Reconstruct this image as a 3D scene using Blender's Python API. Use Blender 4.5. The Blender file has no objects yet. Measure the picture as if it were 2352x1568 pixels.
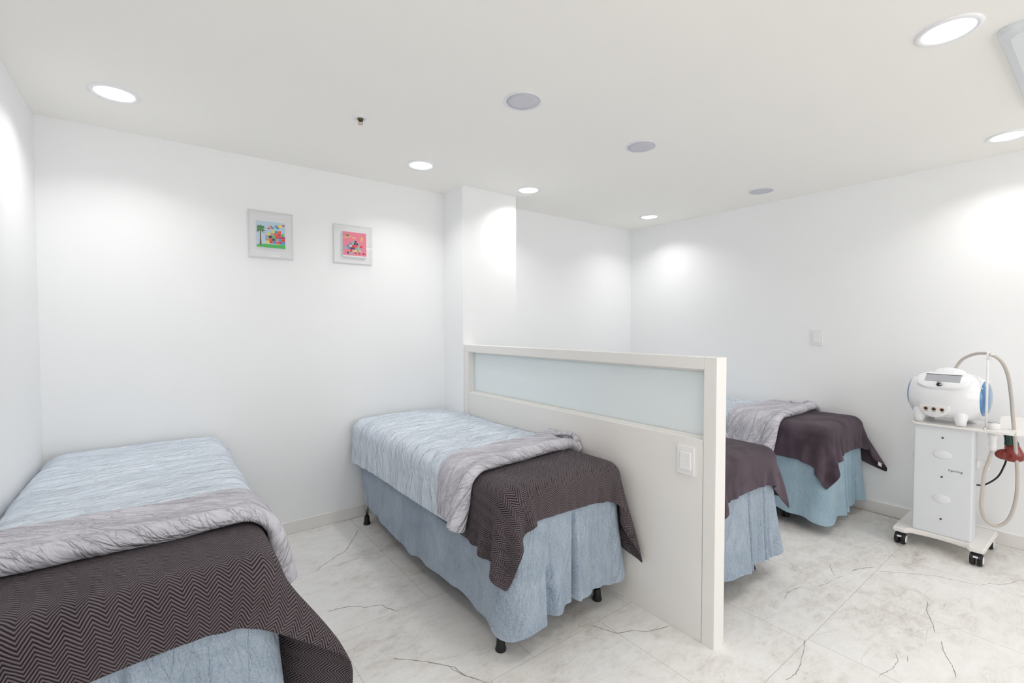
import bpy, bmesh, math, random
import numpy as np
from mathutils import Vector, Matrix
random.seed(7); rng = np.random.default_rng(11)
S = bpy.context.scene
COL = S.collection
PI = math.pi
# ------------------------------------------------------------------ camera, world, exposure
F, YAW, PITCH, ROLL = 1063.479, 0.65111, -0.02939, -0.00163
cam = bpy.data.cameras.new('camera'); cam.sensor_width = 36; cam.sensor_fit = 'HORIZONTAL'
cam.lens = F / 2352 * 36; cam.clip_start = .02
co = bpy.data.objects.new('camera', cam); COL.objects.link(co); S.camera = co
cy, sy, cp, sp = math.cos(YAW), math.sin(YAW), math.cos(PITCH), math.sin(PITCH)
f = Vector((sy*cp, cy*cp, sp)); r = Vector((cy, -sy, 0)); u = r.cross(f)
r2 = r*math.cos(ROLL) + u*math.sin(ROLL); u2 = -r*math.sin(ROLL) + u*math.cos(ROLL)
m = Matrix((r2, u2, -f)).transposed().to_4x4(); m.translation = Vector((.47571, -3.26534, 1.34427))
co.matrix_world = m
w = bpy.data.worlds.new('world'); S.world = w; w.use_nodes = True
w.node_tree.nodes['Background'].inputs[0].default_value = (1, .985, .965, 1)
w.node_tree.nodes['Background'].inputs[1].default_value = 5.0     # sky fill entering by the added, unseen window behind the camera
vs = S.view_settings; vs.view_transform = 'Standard'; vs.look = 'None'; vs.gamma = 1; vs.use_curve_mapping = False
vs.exposure = -1.03
LAMP_W, LAMP_SPREAD = 5.3, 128.0     # watts and beam spread of each recessed downlight
S.cycles.max_bounces = 9; S.cycles.diffuse_bounces = 8; S.cycles.use_adaptive_sampling = True; S.cycles.adaptive_threshold = .06; S.cycles.transparent_max_bounces = 12
S.cycles.caustics_reflective = False; S.cycles.caustics_refractive = False
H = 2.4; XR = 4.604; YF = -4.9

# ------------------------------------------------------------------ materials
def lin(c):
    return tuple(((v/255)/12.92 if v/255 <= .04045 else ((v/255+.055)/1.055)**2.4) for v in c) + (1,)
def mat(name, c, rough=.5, metal=0, spec=.5, bump=None, sheen=0, coat=0):
    m = bpy.data.materials.new(name); m.use_nodes = True; nt = m.node_tree
    b = nt.nodes['Principled BSDF']
    b.inputs['Base Color'].default_value = lin(c); b.inputs['Roughness'].default_value = rough
    b.inputs['Metallic'].default_value = metal; b.inputs['Specular IOR Level'].default_value = spec
    b.inputs['Sheen Weight'].default_value = sheen; b.inputs['Coat Weight'].default_value = coat
    if bump:
        tc = nt.nodes.new('ShaderNodeTexCoord'); n = nt.nodes.new('ShaderNodeTexNoise'); bp = nt.nodes.new('ShaderNodeBump')
        n.inputs['Scale'].default_value = bump[0]; n.inputs['Detail'].default_value = 3
        bp.inputs['Strength'].default_value = bump[1]; bp.inputs['Distance'].default_value = bump[2]
        nt.links.new(tc.outputs['Object'], n.inputs['Vector']); nt.links.new(n.outputs['Fac'], bp.inputs['Height'])
        nt.links.new(bp.outputs['Normal'], b.inputs['Normal'])
    return m
class NT:
    def __init__(s, m): s.t = m.node_tree; s.b = s.t.nodes['Principled BSDF']
    def n(s, typ, ins=None, **kw):
        x = s.t.nodes.new(typ)
        for k, v in kw.items(): setattr(x, k, v)
        for k, v in (ins or {}).items():
            if isinstance(v, bpy.types.NodeSocket): s.t.links.new(v, x.inputs[k])
            else: x.inputs[k].default_value = v
        return x
    def math(s, op, a, b=0.0, c=None):
        x = s.t.nodes.new('ShaderNodeMath'); x.operation = op
        for i, v in enumerate((a, b) if c is None else (a, b, c)):
            if isinstance(v, bpy.types.NodeSocket): s.t.links.new(v, x.inputs[i])
            else: x.inputs[i].default_value = v
        return x.outputs[0]
    def ramp(s, fac, stops):
        x = s.t.nodes.new('ShaderNodeValToRGB'); s.t.links.new(fac, x.inputs[0]); e = x.color_ramp.elements
        while len(e) < len(stops): e.new(.5)
        for k, (p, c) in enumerate(stops): e[k].position = p; e[k].color = c
        return x.outputs[0]
    def noise(s, vec, scale, detail=3, rough=.5, dist=0, mapping=None):
        if mapping:
            mp = s.t.nodes.new('ShaderNodeMapping'); s.t.links.new(vec, mp.inputs[0])
            mp.inputs['Scale'].default_value = mapping[0]; mp.inputs['Rotation'].default_value = mapping[1]; vec = mp.outputs[0]
        return s.n('ShaderNodeTexNoise', {'Vector': vec, 'Scale': scale, 'Detail': detail, 'Roughness': rough, 'Distortion': dist}).outputs['Fac']
    def bump(s, h, strength, dist, prev=None):
        ins = {'Height': h, 'Strength': strength, 'Distance': dist}
        if prev is not None: ins['Normal'] = prev
        return s.n('ShaderNodeBump', ins).outputs[0]
    def link(s, a, name): s.t.links.new(a, s.b.inputs[name])

M = {}
M['wall'] = mat('painted_wall', (247, 248, 249), .75, spec=.3, bump=(220, .12, .0008))
M['ceil'] = mat('painted_ceiling', (249, 247, 243), .85, spec=.2, bump=(180, .08, .0008))
M['trim'] = mat('white_laminate', (237, 235, 232), .38, bump=(60, .03, .0006))
M['board'] = mat('baseboard_vinyl', (236, 234, 231), .35)
M['white'] = mat('white_plastic', (240, 240, 240), .3)
M['warmwhite'] = mat('warm_white_enamel', (236, 233, 230), .32)
M['gloss'] = mat('glossy_white_shell', (242, 243, 246), .16, coat=.4)
M['silver'] = mat('silver_blue_enamel', (226, 229, 233), .34)
M['ringgrey'] = mat('speaker_rim', (232, 233, 237), .35)
M['grille'] = mat('speaker_grille', (206, 206, 214), .6)
M['blue'] = mat('translucent_blue_plastic', (92, 142, 190), .12, coat=.5)
M['lcd'] = mat('grey_display', (176, 178, 184), .25)
M['dark'] = mat('dark_plastic', (38, 38, 44), .45)
M['black'] = mat('black_rubber', (20, 20, 22), .55)
M['slot'] = mat('dark_gap', (60, 58, 56), .6)
M['chrome'] = mat('polished_metal', (208, 208, 210), .2, metal=1)
M['brass'] = mat('brass_socket', (176, 132, 96), .3, metal=.8)
M['bronze'] = mat('dark_bronze', (88, 78, 56), .35, metal=.7)
M['copper'] = mat('pinkish_metal', (214, 196, 184), .3, metal=.5)
M['hose'] = mat('beige_rubber_hose', (196, 188, 180), .45)
M['green'] = mat('dark_green_plastic', (16, 62, 50), .2, coat=.4)
M['red'] = mat('dark_red_plastic', (132, 34, 24), .12, coat=.6)
M['ink'] = mat('grey_print', (96, 98, 106), .5)
M['paleink'] = mat('pale_grey_print', (196, 198, 204), .5)
M['mat'] = mat('white_card', (240, 240, 243), .7)
M['vein'] = mat('floor_crack_print', (150, 140, 132), .6)
M['veinl'] = mat('floor_faint_crack_print', (200, 193, 187), .6)
M['seam'] = mat('floor_seam', (172, 166, 158), .6)
M['tag'] = mat('care_label', (226, 226, 226), .7)
for k, c in dict(sky=(196, 222, 240), grass=(58, 190, 78), palm=(74, 150, 66), palm2=(38, 110, 58), trunk=(120, 74, 58), pink=(246, 132, 156), pyel=(250, 200, 110),
                 a_red=(232, 26, 40), a_or=(252, 84, 16), a_ye=(252, 228, 20), a_bl=(20, 156, 222), a_gn=(96, 200, 90), a_bk=(38, 38, 42), a_gr=(176, 170, 176),
                 a_ma=(200, 34, 92), a_pu=(70, 44, 120), a_st=(92, 146, 188), a_pa=(240, 196, 200), a_mi=(130, 206, 180)).items():
    M[k] = mat('print_' + k, c, .4)

# diffuser of the downlights
def emit(name, c, s):
    m = bpy.data.materials.new(name); m.use_nodes = True; b = m.node_tree.nodes['Principled BSDF']
    b.inputs['Base Color'].default_value = (.9, .9, .9, 1)
    b.inputs['Emission Color'].default_value = c; b.inputs['Emission Strength'].default_value = s; return m
M['lamp'] = emit('lit_diffuser', (1, .985, .97, 1), 4.0)

# clear acrylic of the picture boxes: mostly straight transmission with a surface sheen
def acrylic():
    m = bpy.data.materials.new('clear_acrylic'); m.use_nodes = True; nt = m.node_tree; nt.nodes.remove(nt.nodes['Principled BSDF'])
    o = nt.nodes['Material Output']; t = nt.nodes.new('ShaderNodeBsdfTransparent'); t.inputs[0].default_value = (.992, .994, .994, 1)
    g = nt.nodes.new('ShaderNodeBsdfGlossy'); g.inputs['Roughness'].default_value = .02
    fr = nt.nodes.new('ShaderNodeLayerWeight'); fr.inputs[0].default_value = .5; mx = nt.nodes.new('ShaderNodeMixShader')
    pw = nt.nodes.new('ShaderNodeMath'); pw.operation = 'POWER'; pw.inputs[1].default_value = 5; nt.links.new(fr.outputs['Facing'], pw.inputs[0])
    ma = nt.nodes.new('ShaderNodeMath'); ma.operation = 'MULTIPLY_ADD'; ma.inputs[1].default_value = .5; ma.inputs[2].default_value = .035; nt.links.new(pw.outputs[0], ma.inputs[0])
    nt.links.new(ma.outputs[0], mx.inputs[0]); nt.links.new(t.outputs[0], mx.inputs[1]); nt.links.new(g.outputs[0], mx.inputs[2]); nt.links.new(mx.outputs[0], o.inputs[0])
    return m
M['acrylic'] = acrylic()
def frosted():
    m = bpy.data.materials.new('frosted_glass'); m.use_nodes = True; nt = m.node_tree; b = nt.nodes['Principled BSDF']
    o = nt.nodes['Material Output']; b.inputs['Base Color'].default_value = lin((242, 247, 248)); b.inputs['Roughness'].default_value = .42
    tl = nt.nodes.new('ShaderNodeBsdfTranslucent'); tl.inputs[0].default_value = lin((247, 251, 252))
    mx = nt.nodes.new('ShaderNodeMixShader'); mx.inputs[0].default_value = .6
    nt.links.new(b.outputs[0], mx.inputs[1]); nt.links.new(tl.outputs[0], mx.inputs[2]); nt.links.new(mx.outputs[0], o.inputs[0])
    return m
M['frost'] = frosted()

def floor_mat():
    m = mat('stone_print_vinyl', (216, 213, 209), .36); k = NT(m)
    P = k.n('ShaderNodeTexCoord').outputs['Object']
    big = k.noise(P, 2.3, 5, .6, .6); mid = k.noise(P, 9, 6, .65, 1.0, ((1, 2.2, 1), (0, 0, .5)))
    fine = k.noise(P, 42, 6, .75, 1.6, ((1, 3.0, 1), (0, 0, .25)))
    a = k.math('ADD', k.math('MULTIPLY', big, .45), k.math('ADD', k.math('MULTIPLY', mid, .33), k.math('MULTIPLY', fine, .34)))
    c = k.ramp(a, [(.40, lin((184, 176, 168))), (.48, lin((217, 213, 208))), (.56, lin((232, 230, 227))), (.70, lin((241, 240, 238)))])
    k.link(c, 'Base Color')
    k.link(k.bump(fine, .12, .001), 'Normal')
    k.link(k.math('ADD', k.math('MULTIPLY', mid, .2), .3), 'Roughness')
    return m
M['floor'] = floor_mat()

def cloth_mat(name, c1, c2, wr=1.0, fine=1.0, ang=0.0, sheen=.15):
    """brushed heather cotton: thread mottling in the colour, creases in the normal"""
    m = mat(name, c1, .85, spec=.15, sheen=sheen); k = NT(m)
    U = k.n('ShaderNodeTexCoord').outputs['UV']
    h1 = k.noise(U, 260, 3, .7, 0, ((1, .35, 1), (0, 0, 0))); h2 = k.noise(U, 260, 3, .7, 0, ((.35, 1, 1), (0, 0, 0)))
    h3 = k.noise(U, 5, 4, .6, .8)
    a = k.math('ADD', k.math('MULTIPLY', k.math('ADD', h1, h2), .33), k.math('MULTIPLY', h3, .34))
    k.link(k.ramp(a, [(.36, lin(c2)), (.62, lin(c1))]), 'Base Color')
    rot = k.n('ShaderNodeMapping', {0: U}); rot.inputs['Rotation'].default_value = (0, 0, ang); R = rot.outputs[0]
    rot2 = k.n('ShaderNodeMapping', {0: U}); rot2.inputs['Rotation'].default_value = (0, 0, ang+.45); R2 = rot2.outputs[0]
    w1 = k.noise(R, 3.0, 4, .5, 1.0, ((1.0, 4.2, 1), (0, 0, 0))); r1 = k.math('POWER', k.math('MINIMUM', k.math('MULTIPLY', k.math('ABSOLUTE', k.math('SUBTRACT', w1, .5)), 5.0), 1.0), .6)
    w2 = k.noise(R2, 6.5, 3, .5, 1.2, ((1.0, 3.4, 1), (0, 0, 0))); r2 = k.math('POWER', k.math('MINIMUM', k.math('MULTIPLY', k.math('ABSOLUTE', k.math('SUBTRACT', w2, .5)), 5.0), 1.0), .6)
    hh = k.math('ADD', k.math('MULTIPLY', r1, 1.0), k.math('MULTIPLY', r2, .5))
    b1 = k.bump(hh, 1.0, .012*wr)
    k.link(k.bump(h1, .25*fine, .002, b1), 'Normal')
    return m
M['duvet'] = cloth_mat('pale_blue_brushed_cotton', (228, 236, 246), (208, 219, 233), 1.0, 1.0)
M['duvet_back'] = cloth_mat('lavender_grey_brushed_cotton', (218, 216, 224), (199, 197, 208), 1.2, 1, .3)
M['skirt'] = cloth_mat('slate_blue_brushed_cotton', (176, 188, 202), (126, 143, 160), .45, 1.8, 1.35)
M['skirt_teal'] = cloth_mat('teal_blue_brushed_cotton', (168, 190, 203), (128, 156, 173), .25, 1.8, 1.45)

def towel_mat(name, herring):
    m = mat(name, (98, 84, 92), .95, spec=.1, sheen=.1); k = NT(m)
    k.b.inputs['Sheen Roughness'].default_value = .5
    U = k.n('ShaderNodeTexCoord').outputs['UV']; sx = k.n('ShaderNodeSeparateXYZ', {0: U})
    nz = k.noise(U, 420, 2, .8); nb = k.noise(U, 6, 3, .5, .6)
    if herring:
        wob = k.math('MULTIPLY', k.math('SUBTRACT', k.noise(U, 14, 2), .5), .012)
        ux = k.math('ADD', sx.outputs[0], wob)
        tri = k.math('PINGPONG', ux, .0235)
        ph = k.math('ADD', sx.outputs[1], k.math('MULTIPLY', tri, 1.15))
        s = k.math('SINE', k.math('MULTIPLY', ph, 2*PI/.0100))
        # plain woven border near the two short ends: UV z channel is not available, so ribs fade with noise only
        rib = k.math('MULTIPLY', k.math('ADD', s, 1.0), .5)
        c = k.ramp(k.math('ADD', k.math('MULTIPLY', rib, .72), k.math('MULTIPLY', nb, .28)), [(.15, lin((33, 28, 32))), (.8, lin((118, 106, 111)))])  # rib shading put into the colour: dark grooves, lighter ridges
        k.link(c, 'Base Color')
        b1 = k.bump(rib, .8, .004)
        k.link(k.bump(nz, .5, .002, b1), 'Normal')
    else:
        c = k.ramp(k.math('ADD', k.math('MULTIPLY', nz, .5), k.math('MULTIPLY', nb, .5)), [(.38, lin((58, 49, 57))), (.62, lin((100, 87, 97)))])
        k.link(c, 'Base Color'); k.link(k.bump(nz, .6, .003), 'Normal')
    return m
M['towel'] = towel_mat('herringbone_terry', True)
M['towel_plain'] = towel_mat('plain_terry', False)

# ------------------------------------------------------------------ object helpers
def tag(o, label=None, cat=None, group=None, kind=None):
    if label: o['label'] = label
    if cat: o['category'] = cat
    if group: o['group'] = group
    if kind: o['kind'] = kind
    return o
def empty(name, loc, label, cat, group=None):
    o = bpy.data.objects.new(name, None); COL.objects.link(o); o.location = loc; o.empty_display_size = .1
    return tag(o, label, cat, group)
def base_of(parent):
    v = Vector((0, 0, 0)); p = parent
    while p: v += p.location; p = p.parent
    return v
def finish(name, bm, mats, parent=None, smooth=False, loc=None):
    """world-space bmesh -> one object; with a parent the data is stored relative to it"""
    me = bpy.data.meshes.new(name); org = base_of(parent) if parent else Vector(loc or (0, 0, 0))
    off = Vector(loc) - org if (parent and loc is not None) else Vector((0, 0, 0))
    bmesh.ops.transform(bm, matrix=Matrix.Translation(-(org+off)), verts=bm.verts)
    bm.to_mesh(me); bm.free()
    for k in (mats if isinstance(mats, (list, tuple)) else [mats]): me.materials.append(M[k])
    if smooth:
        for p in me.polygons: p.use_smooth = True
    o = bpy.data.objects.new(name, me); COL.objects.link(o)
    if parent: o.parent = parent; o.location = off
    else: o.location = org
    return o
def box(bm, a, b, bev=0, seg=2, mi=0):
    x0, y0, z0 = (min(a[i], b[i]) for i in range(3)); x1, y1, z1 = (max(a[i], b[i]) for i in range(3))
    v = [bm.verts.new(p) for p in ((x0,y0,z0),(x1,y0,z0),(x1,y1,z0),(x0,y1,z0),(x0,y0,z1),(x1,y0,z1),(x1,y1,z1),(x0,y1,z1))]
    fs = [bm.faces.new([v[i] for i in q]) for q in ((3,2,1,0),(4,5,6,7),(0,1,5,4),(1,2,6,5),(2,3,7,6),(3,0,4,7))]
    for q in fs: q.material_index = mi
    if bev:
        es = list({e for q in fs for e in q.edges})
        r = bmesh.ops.bevel(bm, geom=es, offset=bev, segments=seg, affect='EDGES', profile=.5)
        for q in r['faces']: q.material_index = mi
    return bm
def B(): return bmesh.new()
def lathe(bm, prof, c, axis='z', seg=40, sx=1, sy=1, mi=0):
    """prof: (radius, height) list along the axis"""
    rings = []
    for (r_, h) in prof:
        if r_ < 1e-6: rings.append([None, (0, 0, h)])
        else: rings.append([1, [(r_*math.cos(2*PI*k/seg)*sx, r_*math.sin(2*PI*k/seg)*sy, h) for k in range(seg)]])
    def tr(p):
        x, y, z = p
        if axis == 'z': q = (x, y, z)
        elif axis == 'y': q = (y, z, x)
        else: q = (z, x, y)
        return (q[0]+c[0], q[1]+c[1], q[2]+c[2])
    vv = []
    for t, d in rings: vv.append([bm.verts.new(tr(d))] if t is None else [bm.verts.new(tr(p)) for p in d])
    for A, Bq in zip(vv[:-1], vv[1:]):
        for k in range(seg):
            k2 = (k+1) % seg
            if len(A) == 1 and len(Bq) == 1: continue
            if len(A) == 1: f_ = bm.faces.new((A[0], Bq[k], Bq[k2]))
            elif len(Bq) == 1: f_ = bm.faces.new((A[k], Bq[0], A[k2]))
            else: f_ = bm.faces.new((A[k], Bq[k], Bq[k2], A[k2]))
            f_.material_index = mi
    return bm
def tube(bm, pts, r_, seg=14, mi=0, smooth_n=0):
    P = [Vector(p) for p in pts]
    if smooth_n:
        Q = []
        for i in range(len(P)-1):
            p0 = P[max(i-1, 0)]; p1 = P[i]; p2 = P[i+1]; p3 = P[min(i+2, len(P)-1)]
            for k in range(smooth_n):
                t = k/smooth_n
                Q.append(.5*((2*p1)+(-p0+p2)*t+(2*p0-5*p1+4*p2-p3)*t*t+(-p0+3*p1-3*p2+p3)*t**3))
        P = Q + [P[-1]]
    rr = r_ if isinstance(r_, (list, tuple)) else [r_]*len(P)
    T = [(P[min(i+1, len(P)-1)]-P[max(i-1, 0)]).normalized() for i in range(len(P))]
    n = T[0].orthogonal().normalized(); prev = None
    for i, p in enumerate(P):
        n = (n - T[i]*n.dot(T[i])).normalized(); b = T[i].cross(n)
        ring = [bm.verts.new(p + (n*math.cos(2*PI*k/seg)+b*math.sin(2*PI*k/seg))*rr[i]) for k in range(seg)]
        if prev:
            for k in range(seg):
                q = bm.faces.new((prev[k], prev[(k+1) % seg], ring[(k+1) % seg], ring[k])); q.material_index = mi
        else: bm.faces.new(ring[::-1]).material_index = mi
        prev = ring
    bm.faces.new(prev).material_index = mi
    return bm
def xform(bm, mtx, start=0):
    bm.verts.ensure_lookup_table(); bmesh.ops.transform(bm, matrix=mtx, verts=bm.verts[start:])
def wall(name, a, b, mt): return tag(finish(name, box(B(), a, b), mt), kind='structure')

# ------------------------------------------------------------------ the room
T = .12
VEINS = [[2,[[1.214,-0.039],[1.308,-0.069],[1.377,-0.048],[1.519,-0.012],[1.614,-0.013]]],[4,[[1.51,-0.214],[1.45,-0.309],[1.377,-0.419],[1.338,-0.468],[1.288,-0.487],[1.241,-0.523],[1.176,-0.565],[1.136,-0.599]]],[2,[[1.48,-0.263],[1.519,-0.252],[1.599,-0.251]]],[4,[[1.086,-1.015],[1.143,-1.026],[1.18,-1.038],[1.222,-1.066],[1.237,-1.093],[1.272,-1.104],[1.311,-1.122],[1.321,-1.158],[1.339,-1.193],[1.356,-1.222]]],[4,[[1.208,-1.502],[1.267,-1.558],[1.308,-1.601],[1.328,-1.627],[1.354,-1.659],[1.371,-1.682],[1.384,-1.693],[1.384,-1.726],[1.391,-1.756],[1.41,-1.788],[1.427,-1.821],[1.438,-1.842],[1.445,-1.881]]],[2,[[1.368,-1.669],[1.37,-1.7],[1.38,-1.726],[1.389,-1.758]]],[1,[[1.276,-0.811],[1.338,-0.818],[1.382,-0.81]]],[4,[[2.002,-1.84],[2.021,-1.885],[2.055,-1.956],[2.128,-1.985],[2.169,-2.028],[2.24,-2.053],[2.286,-2.065]]],[4,[[3.487,-2.397],[3.551,-2.414],[3.592,-2.433],[3.64,-2.465]]],[3,[[3.597,-2.476],[3.682,-2.567],[3.725,-2.613],[3.758,-2.655],[3.795,-2.69],[3.8,-2.731],[3.828,-2.793],[3.855,-2.857],[3.924,-2.882],[3.94,-2.914],[4.007,-2.949],[4.089,-2.969],[4.114,-3.004]]],[3,[[3.479,-2.297],[3.415,-2.327],[3.359,-2.361]]],[2,[[3.405,-2.391],[3.332,-2.372],[3.235,-2.362],[3.17,-2.343]]],[3,[[3.108,-2.296],[3.036,-2.278],[2.975,-2.275],[2.91,-2.289]]],[1,[[3.086,-2.361],[3.008,-2.371],[2.927,-2.37]]],[1,[[3.115,-2.48],[3.076,-2.529],[3.018,-2.571],[2.892,-2.611]]],[3,[[3.453,-2.719],[3.409,-2.732],[3.35,-2.739],[3.274,-2.767],[3.224,-2.787],[3.164,-2.803]]],[1,[[3.221,-2.785],[3.154,-2.778],[3.036,-2.795]]],[3,[[3.118,-2.832],[3.044,-2.851],[2.996,-2.871],[2.963,-2.891],[2.882,-2.915]]],[3,[[2.668,-2.471],[2.63,-2.483],[2.575,-2.501],[2.533,-2.507],[2.483,-2.524],[2.414,-2.532],[2.348,-2.523]]],[2,[[2.868,-2.735],[2.818,-2.753],[2.748,-2.753],[2.663,-2.731]]],[2,[[2.892,-2.768],[2.84,-2.779]]],[1,[[2.833,-2.659],[2.72,-2.659],[2.674,-2.67]]],[1,[[3.201,-2.798],[3.266,-2.843],[3.346,-2.898]]],[2,[[2.907,-2.245],[2.891,-2.261]]],[1,[[2.689,-2.471],[2.786,-2.508],[2.871,-2.54]]],[1,[[3.026,-2.692],[3.089,-2.745],[3.2,-2.781]]],[3,[[4.576,-2.278],[4.549,-2.314],[4.488,-2.35]]]]
def strip(bm, pts, wd, z, mi, jitter=0):
    P = []
    for i in range(len(pts)-1):
        a, b = Vector(pts[i]), Vector(pts[i+1]); n = max(1, int((b-a).length/.012)) if jitter else 1
        for k in range(n):
            q = a.lerp(b, k/n)
            if jitter and (i or k): q += Vector((random.uniform(-1, 1), random.uniform(-1, 1)))*jitter
            P.append(q)
    P.append(Vector(pts[-1])); prev = None
    for i, p in enumerate(P):
        t = (P[min(i+1, len(P)-1)]-P[max(i-1, 0)]).normalized(); n = Vector((-t.y, t.x))
        ww = wd*(.5 if not jitter else .5*(.55+.9*random.random())*(1 if 0 < i < len(P)-1 else .25))
        a = bm.verts.new((p.x+n.x*ww, p.y+n.y*ww, z)); b = bm.verts.new((p.x-n.x*ww, p.y-n.y*ww, z))
        if prev: 
            q = bm.faces.new((prev[1], b, a, prev[0])); q.material_index = mi
        prev = (a, b)
bm = box(B(), (0, YF, -T), (XR, 0, 0))
ys = [0, -.597, -1.215, -1.845, -2.48, -3.11, -3.74, -4.37, YF]; offs = [.32, .92, .467, .256, .28, .0, .45, .2]
for y in ys[1:-1]: strip(bm, [(0, y), (XR, y)], .0016, .0002, 3)
for j in range(len(ys)-1):
    x = offs[j] if offs[j] > .1 else .6
    while x < XR: strip(bm, [(x, ys[j]), (x, ys[j+1])], .0016, .0002, 3); x += .6
for wv, pts in VEINS:
    strip(bm, pts, {1: .0014, 2: .0019, 3: .0025, 4: .0036}[wv], .0003+.00002*wv, 2 if wv == 1 else 1, .0014)
bm.normal_update()
tag(finish('floor', bm, ['floor', 'vein', 'veinl', 'seam']), kind='structure')
wall('ceiling', (-T, YF-T, H), (XR+T, T, H+T), 'ceil')
wall('wall_left', (-T, YF-T, -T), (0, T, H), 'wall')
wall('wall_back', (0, 0, -T), (XR, T, H), 'wall')
wall('wall_right', (XR, YF-T, -T), (XR+T, T, H), 'wall')
bm = B(); WX0, WX1, WZ0, WZ1 = .35, 4.25, .75, 2.15
for a, b in (((0, YF-T, -T), (XR, YF, WZ0)), ((0, YF-T, WZ1), (XR, YF, H)), ((0, YF-T, WZ0), (WX0, YF, WZ1)), ((WX1, YF-T, WZ0), (XR, YF, WZ1))): box(bm, a, b)
tag(finish('wall_front', bm, 'wall'), kind='structure')
bm = B(); wd = (WX1-WX0)/3
for k in range(4): box(bm, (WX0+k*wd-(.025 if k else 0), YF-.08, WZ0), (WX0+k*wd+(.025 if k < 3 else 0), YF-.03, WZ1))
for z in (WZ0, WZ1-.04): box(bm, (WX0+.03, YF-.078, z), (WX1-.03, YF-.032, z+.04))
wf = tag(finish('fill_window_1', bm, 'white'), kind='structure')  # unseen window, added behind the camera as fill light
finish('fill_window_pane', box(B(), (WX0+.02, YF-.058, WZ0+.03), (WX1-.02, YF-.052, WZ1-.03)), 'acrylic', wf)
pl_ = bpy.data.lights.new('fill_portal', 'AREA'); pl_.shape = 'RECTANGLE'; pl_.size = WX1-WX0; pl_.size_y = WZ1-WZ0; pl_.cycles.is_portal = True  # portal guiding the sky fill through the added window
po = bpy.data.objects.new('fill_portal', pl_); COL.objects.link(po); po.location = ((WX0+WX1)/2, YF-.02, (WZ0+WZ1)/2); po.rotation_euler = (PI/2, 0, 0)
PY = -.293
wall('wall_column', (2.2815, PY, 0), (2.7825, 0, H), 'wall')
def baseboard(name, boxes):
    bm = B()
    for a, b in boxes: box(bm, a, b, .0025, 1)
    return tag(finish(name, bm, 'board'), kind='structure')
BH = .0826
baseboard('baseboard_back', [((.012, -.012, 0), (2.281, 0, BH)), ((2.7835, -.012, 0), (XR-.012, 0, BH))])
baseboard('baseboard_right', [((XR-.012, YF, 0), (XR, 0, BH))])
baseboard('baseboard_left', [((0, YF, 0), (.012, 0, BH))])
baseboard('baseboard_front', [((.012, YF, 0), (XR-.012, YF+.012, BH))])

# ------------------------------------------------------------------ half-height partition with frosted glass
PX0, PX1, PYE, PZ = 2.2896, 2.3674, -2.2687, 1.2197
pt = empty('partition', ((PX0+PX1)/2, -1.28, 0), 'white half-height partition with a long frosted glass strip beside the middle bed', 'partition')
# frame: mitred top rail, end post, stile by the column
bm = B()
box(bm, (PX0, PYE+.056, PZ-.052), (PX1, PY-.001, PZ), .0012, 1)
box(bm, (PX0, PYE, 0.0), (PX1, PYE+.0555, PZ), .0012, 1)
box(bm, (PX0, PY-.060, 0.0), (PX1, PY-.001, PZ-.0525), .0012, 1)
finish('frame', bm, 'trim', pt)
bm = B(); box(bm, (PX0+.0015, PYE+.0585, 0.0), (PX1-.0015, PY-.0625, .868), .0015, 1)
finish('lower_panel', bm, 'trim', pt)
bm = B(); box(bm, (PX0+.044, PYE+.056, .868), (PX0+.052, PY-.060, PZ-.052))
finish('glass_pane', bm, 'frost', pt)
bm = B()
for zz in (.868, PZ-.052-.010):
    for xx in (PX0+.034, PX0+.0525): box(bm, (xx, PYE+.056, zz), (xx+.0095, PY-.060, zz+.010))
for yy in (PYE+.056, PY-.070):
    for xx in (PX0+.034, PX0+.0525): box(bm, (xx, yy, .878), (xx+.0095, yy+.010, PZ-.062))
finish('glazing_bead', bm, 'trim', pt)

def light_switch(xf, yc, zc, label, sgn=-1):
    e = empty('light_switch', (xf, yc, zc), label, 'switch', 'white rocker light switches')
    bm = B(); box(bm, (xf, yc-.041, zc-.0625), (xf+sgn*.008, yc+.041, zc+.0625), .002, 2); finish('plate', bm, 'white', e)
    bm = B(); v0 = len(bm.verts); box(bm, (xf+sgn*.0075, yc-.0265, zc-.040), (xf+sgn*.014, yc+.0235, zc+.036), .002, 2)
    xform(bm, Matrix.Translation((xf, yc, zc)) @ Matrix.Rotation(.035, 4, 'Z') @ Matrix.Rotation(.03, 4, 'Y') @ Matrix.Translation((-xf, -yc, -zc)))
    finish('rocker', bm, 'white', e)
    bm = B(); box(bm, (xf+sgn*.0135, yc-.0155, zc-.002), (xf+sgn*.0152, yc-.0125, zc+.002)); finish('indicator', bm, 'grille', e)
light_switch(PX0+.0015, -2.1335, .7685, 'white rocker switch on the partition below the frosted glass')
light_switch(XR, -1.818, 1.2645, 'white rocker switch high on the right wall')

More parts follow.
